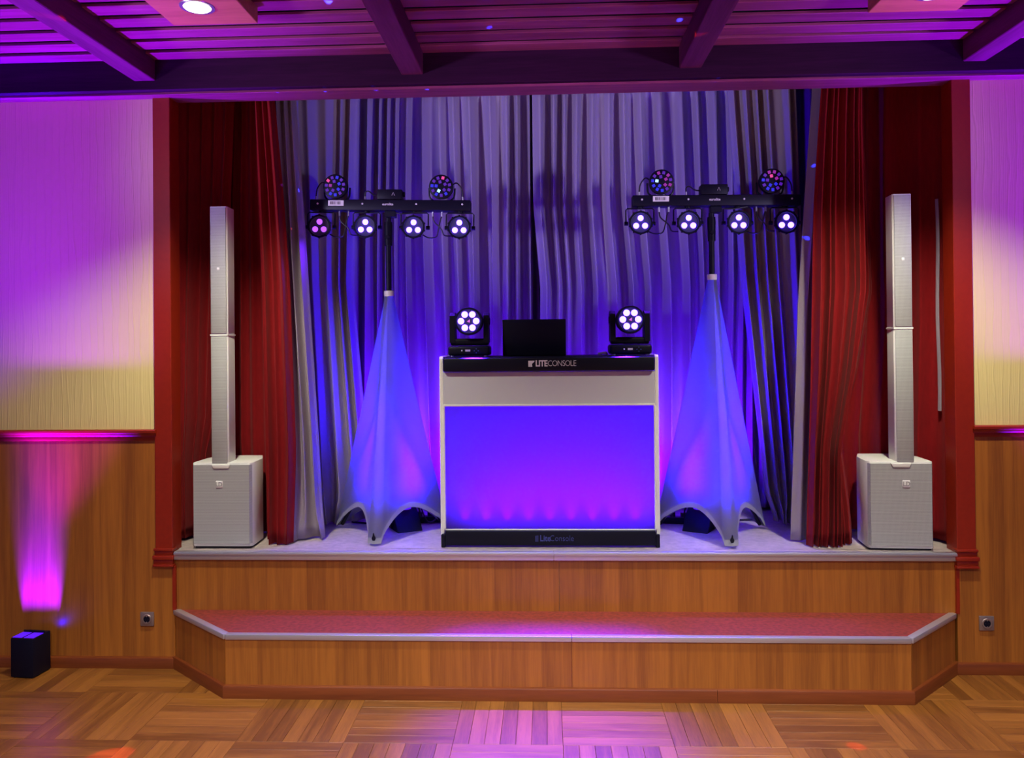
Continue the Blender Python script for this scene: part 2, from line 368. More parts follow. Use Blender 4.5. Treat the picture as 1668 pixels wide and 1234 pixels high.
# painted casings of the stage opening
def casing(n, xa, xb, inner):
    c = structure(MB().box(xa, xb, WY - 0.022, WY + 0.10, 0.66, 3.45, 0.003, 1).build('trim_%d' % n, M['redpaint']))
    m = MB()
    for z0, z1, d in ((0.690, 0.705, 0.012), (0.664, 0.690, 0.004), (0.640, 0.664, 0.018), (0.612, 0.640, 0.010), (0.598, 0.612, 0.016)):
        m.box(xa - d * .6, xb + d * .6, WY - 0.022 - d, WY + 0.02, z0, z1, 0.003, 2)
    m.build('base_moulding', M['redpaint'], c)
    MB().box(inner - .009, inner + .009, WY - 0.018, WY + 0.02, 0.34, 0.60).build('edge_strip', M['redpaint'], c)
casing(3, XL0, XL1, -2.206); casing(4, XR1, XR0, 2.312)
# the wall above the opening and the shell of the stage behind it
structure(MB().box(XL0, XR0, WY + 0.08, WY + 0.16, 3.40, 4.0).build('wall_header', M['ceil_dark'], smooth=0))
structure(MB().box(-2.8, 2.9, 6.06, 6.14, 0.0, 4.0).build('wall_back', M['ceil_dark'], smooth=0))
structure(MB().box(-2.80, -2.70, 4.82, 6.06, 0.0, 4.0).build('wall_stage_left', M['ceil_dark'], smooth=0))
structure(MB().box(2.80, 2.90, 4.82, 6.06, 0.0, 4.0).build('wall_stage_right', M['ceil_dark'], smooth=0))

# ------------------------------------------------------------------ ceiling: boards between cross beams, header beam
ceil = structure(MB().box(-5, 5, -4, 4.9, 3.60, 3.70).build('ceiling', M['ceil_dark'], smooth=0))
structure(MB().box(-2.8, 2.9, 4.82, 6.14, 4.0, 4.08).build('ceiling_stage', M['ceil_dark'], smooth=0))
BX = (-3.93, -2.311, -0.750, 0.825, 2.388, 3.95)
for i, x in enumerate(BX):
    MB().box(x - 0.062, x + 0.062, -4.0, 4.57, 3.432, 3.60, 0.004, 1).build('cross_beam', M['beam_y'], ceil)
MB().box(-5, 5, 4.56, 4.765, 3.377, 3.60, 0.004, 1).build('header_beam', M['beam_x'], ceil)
MB().box(-5, 5, 4.60, 4.765, 3.362, 3.3775, 0.002, 1).build('soffit_strip', M['slat'], ceil)
edges = [-5.0] + [x for b in BX for x in (b - 0.062, b + 0.062)] + [5.0]
for a, b in zip(edges[0::2], edges[1::2]):
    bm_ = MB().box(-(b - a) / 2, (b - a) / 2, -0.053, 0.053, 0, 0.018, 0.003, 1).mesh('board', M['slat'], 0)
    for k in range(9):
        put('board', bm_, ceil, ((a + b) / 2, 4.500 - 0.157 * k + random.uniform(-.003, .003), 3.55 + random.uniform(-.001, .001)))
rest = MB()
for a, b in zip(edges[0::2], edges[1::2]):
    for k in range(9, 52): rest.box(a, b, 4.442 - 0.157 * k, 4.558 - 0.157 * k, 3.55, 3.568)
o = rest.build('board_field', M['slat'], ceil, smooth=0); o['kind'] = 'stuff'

def downlight(x, y, label):
    t = thing('ceiling_downlight', label, 'ceiling light', (x, y, 3.47), group='square wooden downlights')
    m = MB().box(-.21, .21, -.21, .21, 0.0, 0.08, 0.003, 1)
    m.build('housing', M['lampbox'], t)
    MB().lathe([(.062, -.004), (.078, -.004), (.080, 0.0), (.078, .001), (.062, .001), (.062, -.004)]).build('trim_ring', M['steel'], t)
    MB().lathe([(0, -.020), (.035, -.016), (.055, -.009), (.0615, -.0015)]).build('lamp_disc', M['lamp'], t)
downlight(-1.605, 3.665, 'glowing round downlight in a square wooden box on the left ceiling')
downlight(1.775, 3.735, 'round downlight whose glow shows at the top right ceiling')

# ------------------------------------------------------------------ stage platform and step
stage = structure(MB().box(-2.7, 2.8, WY + 0.06, 6.06, 0.0, ST).build('stage_platform', M['deck'], smooth=0))
MB().box(-2.205, 2.31, WY - 0.005, WY + 0.07, ST - 0.02, ST).build('deck_edge', M['deck'], stage, smooth=0)
for a, b in ((-2.205, 0.06), (0.062, 2.31)):
    MB().box(a, b, WY - 0.002, WY + 0.06, SZ - 0.02, ST - 0.02).build('riser_panel', M['laminate'], stage, smooth=0)
for a, b in ((-2.205, 0.03), (0.031, 2.31)):
    n = MB().box(a, b, WY - 0.022, WY + 0.012, 0.636, ST + 0.003, 0.004, 2)
    n.box(a, b, WY - 0.026, WY - 0.018, 0.664, 0.680, 0.003, 2)
    n.build('nosing', M['alu'], stage)
FL, FR, BL, BR, FY = -1.7445, 1.8796, -2.205, 2.295, 4.288
poly = [(BL, WY), (FL, FY), (FR, FY), (BR, WY)]
step = structure(MB().prism([(p[0], p[1]) for p in poly], 0.0, SZ).build('stage_step', M['tread'], smooth=0))
def along(a, b, fn):
    """run a child along the edge a-b of the step: local x along the edge, y outwards-negative"""
    a, b = Vector((*a, 0)), Vector((*b, 0)); d = b - a
    return (a, math.atan2(d.y, d.x), d.length)
for a, b, cut in ((poly[0], poly[1], None), (poly[1], poly[2], 0.0), (poly[2], poly[3], None)):
    o, ang, ln = along(a, b, None)
    parts = ((0, ln),) if cut is None else ((0, ln / 2 + 0.05), (ln / 2 + 0.052, ln))
    for p0, p1 in parts:
        MB().box(p0, p1, -0.006, -0.0005, 0.0, SZ - 0.006).build('riser_panel', M['laminate'], step, o, (0, 0, ang), smooth=0)
        n = MB().box(p0, p1, -0.016, 0.022, SZ - 0.026, SZ + 0.003, 0.004, 2)
        n.build('nosing', M['alu'], step, o, (0, 0, ang))
    bparts = ((-0.006, ln + 0.006),) if cut is None else ((-0.01, 2.62), (2.622, ln + 0.01))
    for p0, p1 in bparts:
        MB().prism([(-0.006, 0), (-0.024, 0), (-0.024, .058), (-0.020, .066), (-0.006, .070)], p0, p1, axis='X').build('baseboard', M['skirting'], step, o, (0, 0, ang), smooth=40)

# ------------------------------------------------------------------ curtains
def smooth01(x): x = max(0, min(1, x)); return x * x * (3 - 2 * x)
def curtain(name, label, cat, mat, prof, yfun, folds, amp, seed, z_gather=None, puddle=0.0, hem=None, nz=40, per=16, group=None, sharp=0.25, drift=0.5):
    """prof: (z, x_left, x_right) from top to bottom; yfun(u, t) the plane the folds swing about"""
    rnd = random.Random(seed)
    wid = [rnd.uniform(0.55, 1.6) for _ in range(folds)]; tot = sum(wid)
    ed = [0]
    for q in wid: ed.append(ed[-1] + q / tot)
    am = [rnd.uniform(0.5, 1.25) for _ in range(folds + 1)]
    sk = [rnd.uniform(-1, 1) for _ in range(folds + 1)]
    mg = [rnd.choice((0, 0, 0, 1)) for _ in range(folds + 1)]
    p1, p2, p3 = (rnd.uniform(0, 6) for _ in range(3))
    zt, zb = prof[0][0], prof[-1][0]
    def edge(z, k):
        for a, b in zip(prof, prof[1:]):
            if z <= a[0] and z >= b[0]:
                s = (a[0] - z) / max(1e-6, a[0] - b[0]); return a[k] + (b[k] - a[k]) * s
        return prof[-1][k]
    def fn(u, v):
        t = v; z = zt + (zb - zt) * t
        uu = u + drift * 0.012 * math.sin(3.1 * t + 9 * u + p1) * min(1, 6 * u, 6 * (1 - u))
        uu = max(0, min(1, uu))
        k = 0
        while k < folds - 1 and uu > ed[k + 1]: k += 1
        f = (uu - ed[k]) / (ed[k + 1] - ed[k])
        ph = 2 * PI * f
        s = smooth01(f)
        A = am[k] * (1 - s) + am[k + 1] * s
        SK = sk[k] * (1 - s) + sk[k + 1] * s
        MG = (mg[k] * (1 - s) + mg[k + 1] * s) * smooth01((t - .15) * 1.6)
        A *= (1 - 0.75 * MG)
        grow = 0.62 + 0.38 * smooth01(t * 2.2)
        g = 2 * (0.5 + 0.5 * math.cos(ph)) ** 1.25 - 0.9          # broad ridges towards the hall, narrow deep valleys
        y = amp * A * grow * (g + sharp * SK * math.sin(ph) * 0.6 + 0.05 * math.cos(3 * ph + p2 + 2 * t))
        xl, xr = edge(z, 1), edge(z, 2)
        fw_ = (ed[k + 1] - ed[k]) * (xr - xl)
        x = xl + (xr - xl) * u + 0.16 * fw_ * A * math.sin(ph) * grow
        y += 0.25 * amp * math.sin(5 * u + p3 + 1.7 * t)
        if z_gather is not None and z > z_gather:
            q = smooth01((z - z_gather) / (zt - z_gather))
            y = y * (1 - 0.6 * q) + 0.006 * q * math.sin(2 * PI * folds * 3.3 * u + 5 * math.sin(9 * u))
        if puddle:
            q = smooth01((t - 0.93) / 0.07)
            y -= puddle * q * (0.5 + 0.5 * math.sin(2 * PI * folds * .45 * u + p1)); x += 0.04 * q * math.sin(7 * u + p2)
        if hem is not None and z < zb + hem: y -= 0.004
        return Vector((x, yfun(u, t) + y, z))
    m = MB().grid(fn, folds * per + 1, nz)
    o = m.build(name, mat, smooth=180)
    sd = o.modifiers.new('cloth_thickness', 'SOLIDIFY'); sd.thickness = 0.003
    return tag(o, label, cat, group)
RV = M['velvet']; SV = M['satin']
curtain('stage_curtain', 'red velvet curtain panel beside the left casing, behind the left column speaker', 'curtain', RV,
        [(3.60, -2.29, -1.97), (2.4, -2.29, -2.03), (1.45, -2.30, -2.08), (1.18, -2.30, -2.15), (ST + .02, -2.29, -2.15)], lambda u, t: 4.90 + .13 * smooth01(u * 1.6), 5, 0.030, 3, hem=0.16)
curtain('stage_curtain', 'red velvet curtain panel between the left column speaker and the silver drapes', 'curtain', RV,
        [(3.60, -2.03, -1.655), (3.40, -2.03, -1.645), (2.85, -2.05, -1.60), (2.28, -2.06, -1.565), (1.25, -2.07, -1.535), (ST + .008, -2.02, -1.555)], lambda u, t: 5.15 - .33 * smooth01((u - .45) / .3), 8, 0.030, 11, hem=0.16)
curtain('stage_curtain', 'red velvet curtain panel between the silver drapes and the right column speaker', 'curtain', RV,
        [(3.60, 1.655, 2.0), (3.40, 1.645, 2.0), (3.17, 1.625, 2.0), (2.68, 1.59, 2.02), (2.2, 1.575, 2.03), (1.7, 1.56, 1.93), (1.25, 1.542, 1.80), (ST + .008, 1.515, 1.795)], lambda u, t: 4.83 - .04 * t + .28 * smooth01((u - .60) / .25) * (1 - .8 * smooth01((t - .7) / .3)), 9, 0.030, 22, hem=0.15)
curtain('stage_curtain', 'dark red velvet curtain panel beside the right casing, behind the right column speaker', 'curtain', RV,
        [(3.60, 1.93, 2.39), (2.0, 1.90, 2.39), (1.3, 1.83, 2.39), (ST + .02, 1.83, 2.39)], lambda u, t: 5.17 - .30 * smooth01(u * 1.35 - .3), 5, 0.030, 31, hem=0.16)
MB().grid(lambda u, v: Vector((2.306 + .020 * u + .004 * math.sin(9 * v), 4.862 - .018 * math.sin(PI * u), 2.72 - 1.25 * v)), 5, 12).build('lining_edge', SV, bpy.data.objects['stage_curtain.003'], smooth=180)['label'] = 'pale lining at the curtain edge'
curtain('side_drape', 'narrow silver satin drape touching the left red velvet curtain', 'curtain', SV,
        [(3.60, -1.69, -1.575), (3.40, -1.69, -1.565), (2.3, -1.65, -1.50), (1.3, -1.60, -1.44), (ST + .012, -1.60, -1.41)], lambda u, t: 4.95 + .05 * u - .02 * t, 3, 0.035, 41, puddle=0.05)
curtain('side_drape', 'silver satin drape in the left wing behind the left lighting stand', 'curtain', SV,
        [(3.70, -1.70, -1.28), (2.3, -1.64, -1.33), (ST + .02, -1.60, -1.20)], lambda u, t: 5.24 + .22 * u, 5, 0.045, 44, puddle=0.05)
curtain('side_drape', 'narrow silver satin drape touching the right red velvet curtain', 'curtain', SV,
        [(3.60, 1.635, 1.76), (3.40, 1.635, 1.76), (2.1, 1.525, 1.66), (ST + .012, 1.455, 1.60)], lambda u, t: 4.97 - .02 * u - .05 * t, 2, 0.022, 52)
curtain('side_drape', 'silver satin drape in the right wing behind the right lighting stand', 'curtain', SV,
        [(3.70, 1.22, 1.62), (2.3, 1.30, 1.66), (ST + .02, 1.46, 1.72)], lambda u, t: 5.42 - .20 * u, 5, 0.045, 57, puddle=0.03)
curtain('backdrop_curtain', 'left half of the pleated silver satin backdrop curtain', 'curtain', SV,
        [(3.775, -1.85, -0.048), (2.6, -1.85, -0.052), (ST + .02, -1.85, -0.045)], lambda u, t: 5.87 + .05 * smooth01((u - .92) / .08), 18, 0.066, 63, z_gather=3.68, nz=48, drift=1.0)
curtain('backdrop_curtain', 'right half of the pleated silver satin backdrop curtain', 'curtain', SV,
        [(3.785, -0.085, 2.05), (2.9, -0.085, 2.05), (2.3, -0.04, 2.05), (ST + .02, -0.06, 2.05)], lambda u, t: 5.85 - .04 * smooth01((.08 - u) / .08), 20, 0.066, 75, z_gather=3.68, nz=48, drift=1.0)

# ------------------------------------------------------------------ column loudspeakers
def speaker(loc, rz, mirror, label, lz):
    t = thing('column_loudspeaker', label, 'loudspeaker', loc, (0, 0, rz), 'white column loudspeakers')
    W = 0.183; H = 0.512; Dp = 0.33; m = mirror
    def outline(dx=0.0, df=0.0):
        return [(-W + .012 + dx, 0.0 + df), (W - .012 - dx, 0.0 + df), (W - dx, 0.022), (W - .004 - dx, 0.20), (W - .05, Dp), (-W + .05, Dp), (-W + .004 + dx, 0.20), (-W + dx, 0.022)]
    b = MB().prism(outline(), 0.012, H, 0.006); b.build('cabinet', M['white'], t)
    MB().prism(outline(0.012, 0.02), 0.0, 0.014).build('base_foot', M['black'], t)
    # perforated front, its upper edge notched round the column bracket
    g = [(-W + .014, .030), (W - .014, .030), (W - .014, H - .012), (.058, H - .012), (.046, H - .034), (-.046, H - .034), (-.058, H - .012), (-W + .014, H - .012)]
    gm = MB(); gm.prism(g, -0.008, 0.004, axis='Y'); gm.build('grille', M['grille'], t)
    for s in (-1, 1):
        MB().prism([(s * (W - .013), -.0075), (s * (W - .001), .022), (s * (W - .013), .022)], .030, H - .012).build('grille_wing', M['grille'], t)
    MB().prism([(-.056, H - .010), (-.045, H - .032), (.045, H - .032), (.056, H - .010)], -0.014, 0.13, 0.002, axis='Y').build('column_bracket', M['white'], t)
    bd = MB().box(-.021, .021, -.0125, -.006, .385 - .021, .385 + .021, 0.004, 3).build('badge', M['label'], t, (lz, 0, 0))
    text('badge_letters', 'LD', 0.034, M['greyprint'], bd, (0, -.0127, .385), bold=0.0006, align='CENTER', spacing=.95)
    # two column segments
    cx = lz; CW = 0.053
    z0 = H - .010
    for z1, z2 in ((z0, z0 + .770), (z0 + .778, z0 + 1.546)):
        po = [(-CW + .006, .002), (CW - .006, .002), (CW, .010), (CW - .004, .118), (CW - .012, .126), (-CW + .012, .126), (-CW + .004, .118), (-CW, .010)]
        c = MB().prism(po, z1, z2, 0.002).build('column_segment', M['white'], t, (cx, 0.004, 0))
        MB().box(-CW + .007, CW - .007, -.006, .004, z1 + .006, z2 - .006, 0.0025, 2).build('segment_grille', M['grille'], c)
        if z1 > 1: MB().box(-.008, .008, -.0085, -.005, z1 + .385, z1 + .401, 0.002, 2).build('round_badge', M['label'], c)
    MB().box(-CW - .001, CW + .001, -.002, .120, z0 + .769, z0 + .779, 0.001, 1).build('joint_plate', M['label'], t, (cx, 0.004, 0))
speaker((-1.948, 4.742, ST), 0.0, 1, 'white column loudspeaker on its bass cabinet in front of the left red curtain', -0.012)
speaker((2.022, 4.712, ST), -0.05, -1, 'white column loudspeaker on its bass cabinet in front of the right red curtain', 0.028)

# ------------------------------------------------------------------ DJ console
con = thing('dj_console', 'white DJ console with blue-lit fabric front and black bars', 'dj booth', (0.010, 4.79, ST))
def side_poly():
    pts = [(0.0, 0.0), (0.50, 0.0), (0.50, 1.115)]
    pts += [(0.50 - .02 + .02 * math.cos(a), 1.115 + .02 * math.sin(a)) for a in (0.4, 0.8, 1.2, 1.57)]
    pts += [(.02 - .02 * math.cos(a), 1.115 + .02 * math.sin(a)) for a in (1.57, 1.2, 0.8, 0.4, 0)]
    return pts
for s in (-1, 1):
    MB().prism(side_poly(), s * .640 - .011, s * .640 + .011, 0.003, axis='X').build('side_panel', M['white'], con)
MB().box(-.625, .625, -.028, .02, 1.043, 1.126, 0.010, 3).build('top_bar', M['black'], con)
MB().box(-.627, .627, .02, .49, 1.112, 1.130, 0.003, 1).build('table_top', M['black'], con)
MB().box(-.628, .628, -.004, .012, .846, 1.041, 0.003, 1).build('fascia_panel', M['warmwhite'], con)
MB().box(-.628, .628, -.008, .010, .836, .848, 0.002, 1).build('fascia_rail', M['white'], con)
MB().grid(lambda u, v: Vector((-.622 + 1.244 * u, .006 + .003 * math.sin(PI * u) * math.sin(PI * v), .085 + .755 * v)), 24, 16).build('front_scrim', M['scrim'], con, smooth=180)
MB().box(-.628, .628, -.004, .006, .098, .106, 0.002, 1).build('scrim_hem', M['white'], con)
MB().box(-.622, .622, -.022, .03, .012, .098, 0.006, 2).build('bottom_bar', M['black'], con)
for s in (-1, 1):
    MB().box(s * .634 - .012, s * .634 + .012, -.024, .02, .002, .078, 0.003, 1).build('bar_end', M['black'], con)
    MB().box(s * .625 - .006, s * .625 + .006, -.012, .01, .108, .836, 0.002, 1).build('scrim_frame', M['white'], con)
mk = MB(); mk.prism([(-.118, -.018), (-.094, -.018), (-.096, .000), (-.084, .010), (-.080, .018), (-.118, .018)], -.0305, -.027, axis='Y')
mk.build('logo_mark', M['print_'], con, (0, 0, 1.088))
text('lettering', 'LITE', 0.050, M['print_'], con, (-.076, -.0290, 1.088), bold=0.0014, spacing=.92, sx=.84)
text('lettering', 'CONSOLE', 0.050, M['print_'], con, (-.004, -.0290, 1.088), bold=-0.0008, spacing=.86, sx=.82)
text('lettering', 'Lite', 0.050, M['dimprint'], con, (-.060, -.0230, .055), bold=0.0008, sx=.85)
text('lettering', 'Console', 0.050, M['dimprint'], con, (-.002, -.0230, .055), bold=-0.0008, sx=.85)
mk = MB(); mk.prism([(-.085, -.018), (-.080, -.018), (-.080, .018), (-.085, .014)], -.0235, -.0222, axis='Y'); mk.prism([(-.074, -.018), (-.070, -.018), (-.070, .018), (-.074, .018)], -.0235, -.0222, axis='Y')
mk.build('logo_mark', M['dimprint'], con, (0, 0, .055))
# LED bar standing inside the console
MB().box(-.60, .60, .29, .35, .02, .075, 0.004, 1).build('led_bar', M['black'], con)
for k in range(9):
    x = -.505 + k * .1263
    spot('scrim_led', (x + .01, 4.79 + .050, ST + .10), (x + .01, 4.79 + .008, ST + .24), 1.1, (0.55, 0.0, 1.0), 46, 1.0, 0.006)
    spot('scrim_led', (x + .073, 4.79 + .31, ST + .10), (x + .073, 4.79 + .02, ST + .52), 27, (0.050, 0.0, 1.0), 120, 1.0, 0.03)

for x in (-.34, .36): spot('console_spill', (x, 5.19, ST + .12), (x * 1.9, 5.86, ST + 1.0), 65, (0.13, 0.0, 1.0), 130, 1.0, 0.06)
# laptop on the console
lap = thing('laptop', 'open dark laptop on the DJ console between two moving heads', 'laptop', (-0.075, 4.98, ST + 1.131))
MB().box(-.195, .195, .0, .25, 0, .016, 0.004, 2).build('keyboard_base', M['screen'], lap)
ld = MB().box(-.195, .195, -.004, .004, .0, .222, 0.004, 2).build('screen_lid', M['screen'], lap, (0, -.002, .004), (math.radians(6), 0, 0))
MB().box(-.19, .19, .0042, .0052, .008, .215).build('display', M['black'], ld)
for s in (-1, 1): MB().cyl((s * .12, 0, .008), .006, .06, 'X').build('hinge', M['black'], lap)

# ------------------------------------------------------------------ moving heads
def moving_head(x, y, label):
    t = thing('moving_head_light', label, 'stage light', (x, y, ST + 1.131), group='moving head lights on the DJ console')
    b = MB().box(-.125, .125, -.10, .10, .006, .066, 0.016, 3).build('base', M['black'], t)
    for s in (-1, 1): MB().cyl((s * .10, -.085, .004), .010, .008).build('rubber_foot', M['steel'], b)
    MB().box(-.020, .010, -.1022, -.100, .032, .044).build('display', M['print_'], b)
    for dx, dz in ((.034, .0), (.058, .0), (.046, .012), (.046, -.012)): MB().box(dx - .003, dx + .003, -.1022, -.100, .036 + dz - .003, .036 + dz + .003).build('button', M['dimprint'], b)
    MB().box(-.045, -.037, -.1022, -.100, .034, .042).build('button', M['print_'], b)
    yk = MB()
    yk.box(-.115, .115, -.055, .055, .068, .110, 0.012, 3)
    for s in (-1, 1):
        yk.prism([(-.060, .085), (.060, .085), (.050, .250), (.030, .268), (-.030, .268), (-.050, .250)], s * .103 - .016, s * .103 + .016, axis='X')
    yk.build('yoke', M['black'], t)
    for s in (-1, 1): MB().cyl((s * .121, 0, .215), .022, .006, 'X').build('pivot_cap', M['black'], t)
    hd = MB().lathe([(0, -.085), (.070, -.085), (.082, -.078), (.084, -.02), (.082, .03), (.066, .078), (.03, .092), (0, .094)], (0, 0, .215), 'Y', 40).build('head', M['black'], t)
    MB().lathe([(.072, -.090), (.082, -.090), (.085, -.082), (.085, -.070), (.072, -.086), (.072, -.090)], (0, 0, .215), 'Y', 40).build('bezel', M['blackm'], hd)
    MB().lathe([(0, -.0855), (.070, -.0862), (.0715, -.089)], (0, 0, .215), 'Y', 36).build('glow_plate', M['glow_face'], hd)  # plate added to catch the LED spill as a blue halo
    for k in range(6):
        a = k * PI / 3
        MB().lathe([(0, -.014), (.010, -.013), (.0175, -.008), (.0195, -.001)], (.046 * math.cos(a), -.085, .215 + .046 * math.sin(a)), 'Y', 20).build('led_lens', M['led'], hd)
    MB().prism([(-.011, .212), (.008, .206), (.008, .227)], -.089, -.085, axis='Y').build('front_logo', M['ledlogo'], hd)
    spot('moving_head_beam', (x, y - .11, ST + 1.131 + .215), (x * .35, 4.05, 0.3), 1900, (0.06, 0.004, 1.0), 38, 0.9, 0.03)
moving_head(-.468, 4.93, 'moving head light left of the laptop on the DJ console')
moving_head(.505, 4.93, 'moving head light right of the laptop on the DJ console')
tag(MB().tube([(.32, 4.96, ST + 1.140), (.345, 4.92, ST + 1.146), (.362, 4.90, ST + 1.146), (.368, 4.95, ST + 1.141), (.366, 5.05, ST + 1.139)], .008).build('cable_loop', M['print_']),
    'pale cable curl lying at the right moving head', 'cable')

# ------------------------------------------------------------------ stands, covers, lighting bars
LCOL = {'b': 'led_blue', 'v': 'led_violet', 'm': 'led_magenta', 'p': 'led_pink', 'c': 'led_cyan'}
def lighting_bar(loc, tilt, half, par_x, derby_x, laser, seqs, label, dims):
    t = thing('lighting_bar', label, 'stage lights', loc, (0, tilt, 0), 'black lighting bars on stands')
    MB().box(-half, half, -.045, .045, -.034, .034, 0.005, 2).build('bar_housing', M['blackm'], t)
    text('lettering', 'eurolite', 0.022, M['print_'], t, (-.012, -.0462, .004), bold=0.0005, align='CENTER')
    st = MB().box(-.050, .050, -.0475, -.045, -.017, .017).build('sticker', M['label'], t, (-.345, 0, .010))
    bc = MB(); rr = random.Random(5); x = -.036
    while x < .036:
        q = rr.choice((.0015, .003, .0045)); bc.box(x, x + q, -.0482, -.0474, -.009, .010); x += q + rr.choice((.002, .003, .005))
    bc.build('barcode', M['black'], st)
    for x in (-.463, -.175, .17, .463): MB().cyl((x, -.046, .006), .006, .004, 'Y', 10).build('screw', M['print_'], t)
    # four par cans on yokes under the bar
    for i, x in enumerate(par_x):
        zc = -.138
        p = MB().lathe([(0, .055), (.040, .055), (.052, .045), (.064, .0), (.068, -.030), (.073, -.038), (.073, -.050), (.062, -.050), (.060, -.040), (0, -.038)], (x, 0, zc), 'Y', 32)
        for k in range(10):
            a = 2 * PI * (k + .5) / 10; p.cyl((x + .071 * math.cos(a), -.042, zc + .071 * math.sin(a)), .007, .018, 'Y', 8)
        p = p.build('par_can', M['black'], t)
        MB().tube([(x - .088, .0, zc), (x - .088, 0, zc + .085), (x - .078, 0, zc + .095), (x + .078, 0, zc + .095), (x + .088, 0, zc + .085), (x + .088, 0, zc)], .0045, 6, False).build('yoke', M['blackm'], p)
        for s in (-1, 1): MB().cyl((x + s * .086, 0, zc), .013, .022, 'X', 12).build('yoke_knob', M['black'], p)
        MB().cyl((x, 0, -.038), .018, .014).build('mounting_bolt', M['black'], p)
        MB().lathe([(0, -.0385), (.059, -.0405), (.061, -.049), (.0625, -.049)], (x, 0, zc), 'Y', 32).build('glow_plate', M['glow_face'], p)  # added behind the lenses so their light spreads over the can face
        for k in range(3):
            a = PI / 2 + 2 * PI * k / 3
            MB().lathe([(0, -.056), (.010, -.054), (.017, -.048), (.0185, -.038)], (x + .032 * math.cos(a), 0, zc + .032 * math.sin(a) - .003), 'Y', 20).build('led_lens', M['led_dim' if (i in dims) else 'led'], p)
        L = spot('par_beam', (x, -.07, zc), (x * .6, -1.2, zc - 2.1), 60, (0.13, 0.01, 1.0), 75, 1.0, 0.03); L.parent = t
    # two derby effect lights on top
    for i, x in enumerate(derby_x):
        zc = .118
        d = MB().lathe([(0, .060), (.045, .058), (.062, .040), (.075, .0), (.077, -.030), (.077, -.042), (.066, -.046), (0, -.047)], (x, 0, zc), 'Y', 36).build('derby_head', M['black'], t)
        MB().tube([(x - .050, .01, .034), (x - .078, .01, .060), (x - .083, .01, zc)], .006, 6).tube([(x + .050, .01, .034), (x + .078, .01, .060), (x + .083, .01, zc)], .006, 6).build('yoke', M['blackm'], d)
        q = 0
        for n, r, a0 in ((11, .056, .2), (5, .030, .5)):
            for k in range(n):
                a = a0 + 2 * PI * k / n
                c = seqs[i][q % len(seqs[i])]; q += 1
                px_, pz_ = x + r * math.cos(a), zc + r * math.sin(a)
                m_ = Matrix.Translation((px_, -.048, pz_)) @ Matrix.Rotation(-a, 4, 'Y')
                MB().box(-.0095, .0095, -.003, .002, -.009, .009, 0.0015, 1, m_).build('lens', M[LCOL[c]], d)
    # laser box in the middle
    la, lb = laser
    lz = MB().box(la, lb, -.045, .045, .036, .100, 0.006, 2).build('laser_box', M['black'], t)
    MB().cyl((lb + .006, 0, .075), .016, .014, 'X', 14).build('side_knob', M['black'], lz)
    wx = la + (lb - la) * .66
    MB().tube([(wx - .009, -.046, .060), (wx, -.046, .080), (wx + .009, -.046, .060)], .0016, 5, False).build('warning_mark', M['print_'], lz)
    # leads
    def lead(*pts): MB().tube(pts, .0042, 6).build('lead', M['rubber'], t)
    def plug(x, z): MB().cyl((x, 0, z), .006, .030, 'Z', 8).build('plug', M['steel'], t)
    for a, b, s in ((0, 1, 0), (2, 3, 1)):
        xa, xb = par_x[a], par_x[b]; x1, x2 = xa + (xb - xa) * .40, xa + (xb - xa) * .60
        plug(x1, -.050); plug(x2, -.050)
        lead((x1, 0, -.06), (x1 + .010, 0, -.10), (xb - .12, .0, -.145), (xb - .10, .0, -.185), (xb - .055, .03, -.185))
        lead((x2, 0, -.06), (x2 - .010, 0, -.09), (x2 - .020, 0, -.145), (xa + .14, .0, -.195), (xa + .09, .01, -.200), (xa + .050, .03, -.180))
    for x, s in ((derby_x[0], -1), (derby_x[1], 1)):
        xx = x + s * .135; plug(xx, .046)
        lead((xx, 0, .055), (xx - s * .008, 0, .110), (xx - s * .04, .0, .150), (xx - s * .075, .02, .135))
    plug(la - .085, .046)
    lead((la - .085, 0, .055), (la - .085, 0, .085), (la - .065, 0, .095), (la - .03, 0, .072), (la, 0, .068))
    MB().box(-.035, .035, -.03, .03, -.075, -.034, 0.004, 1).build('stand_adapter', M['blackm'], t)
    MB().tube([(.02, -.02, -.045), (.09, -.02, -.052), (.20, -.01, -.036)], .004, 6).build('lead', M['rubber'], t)

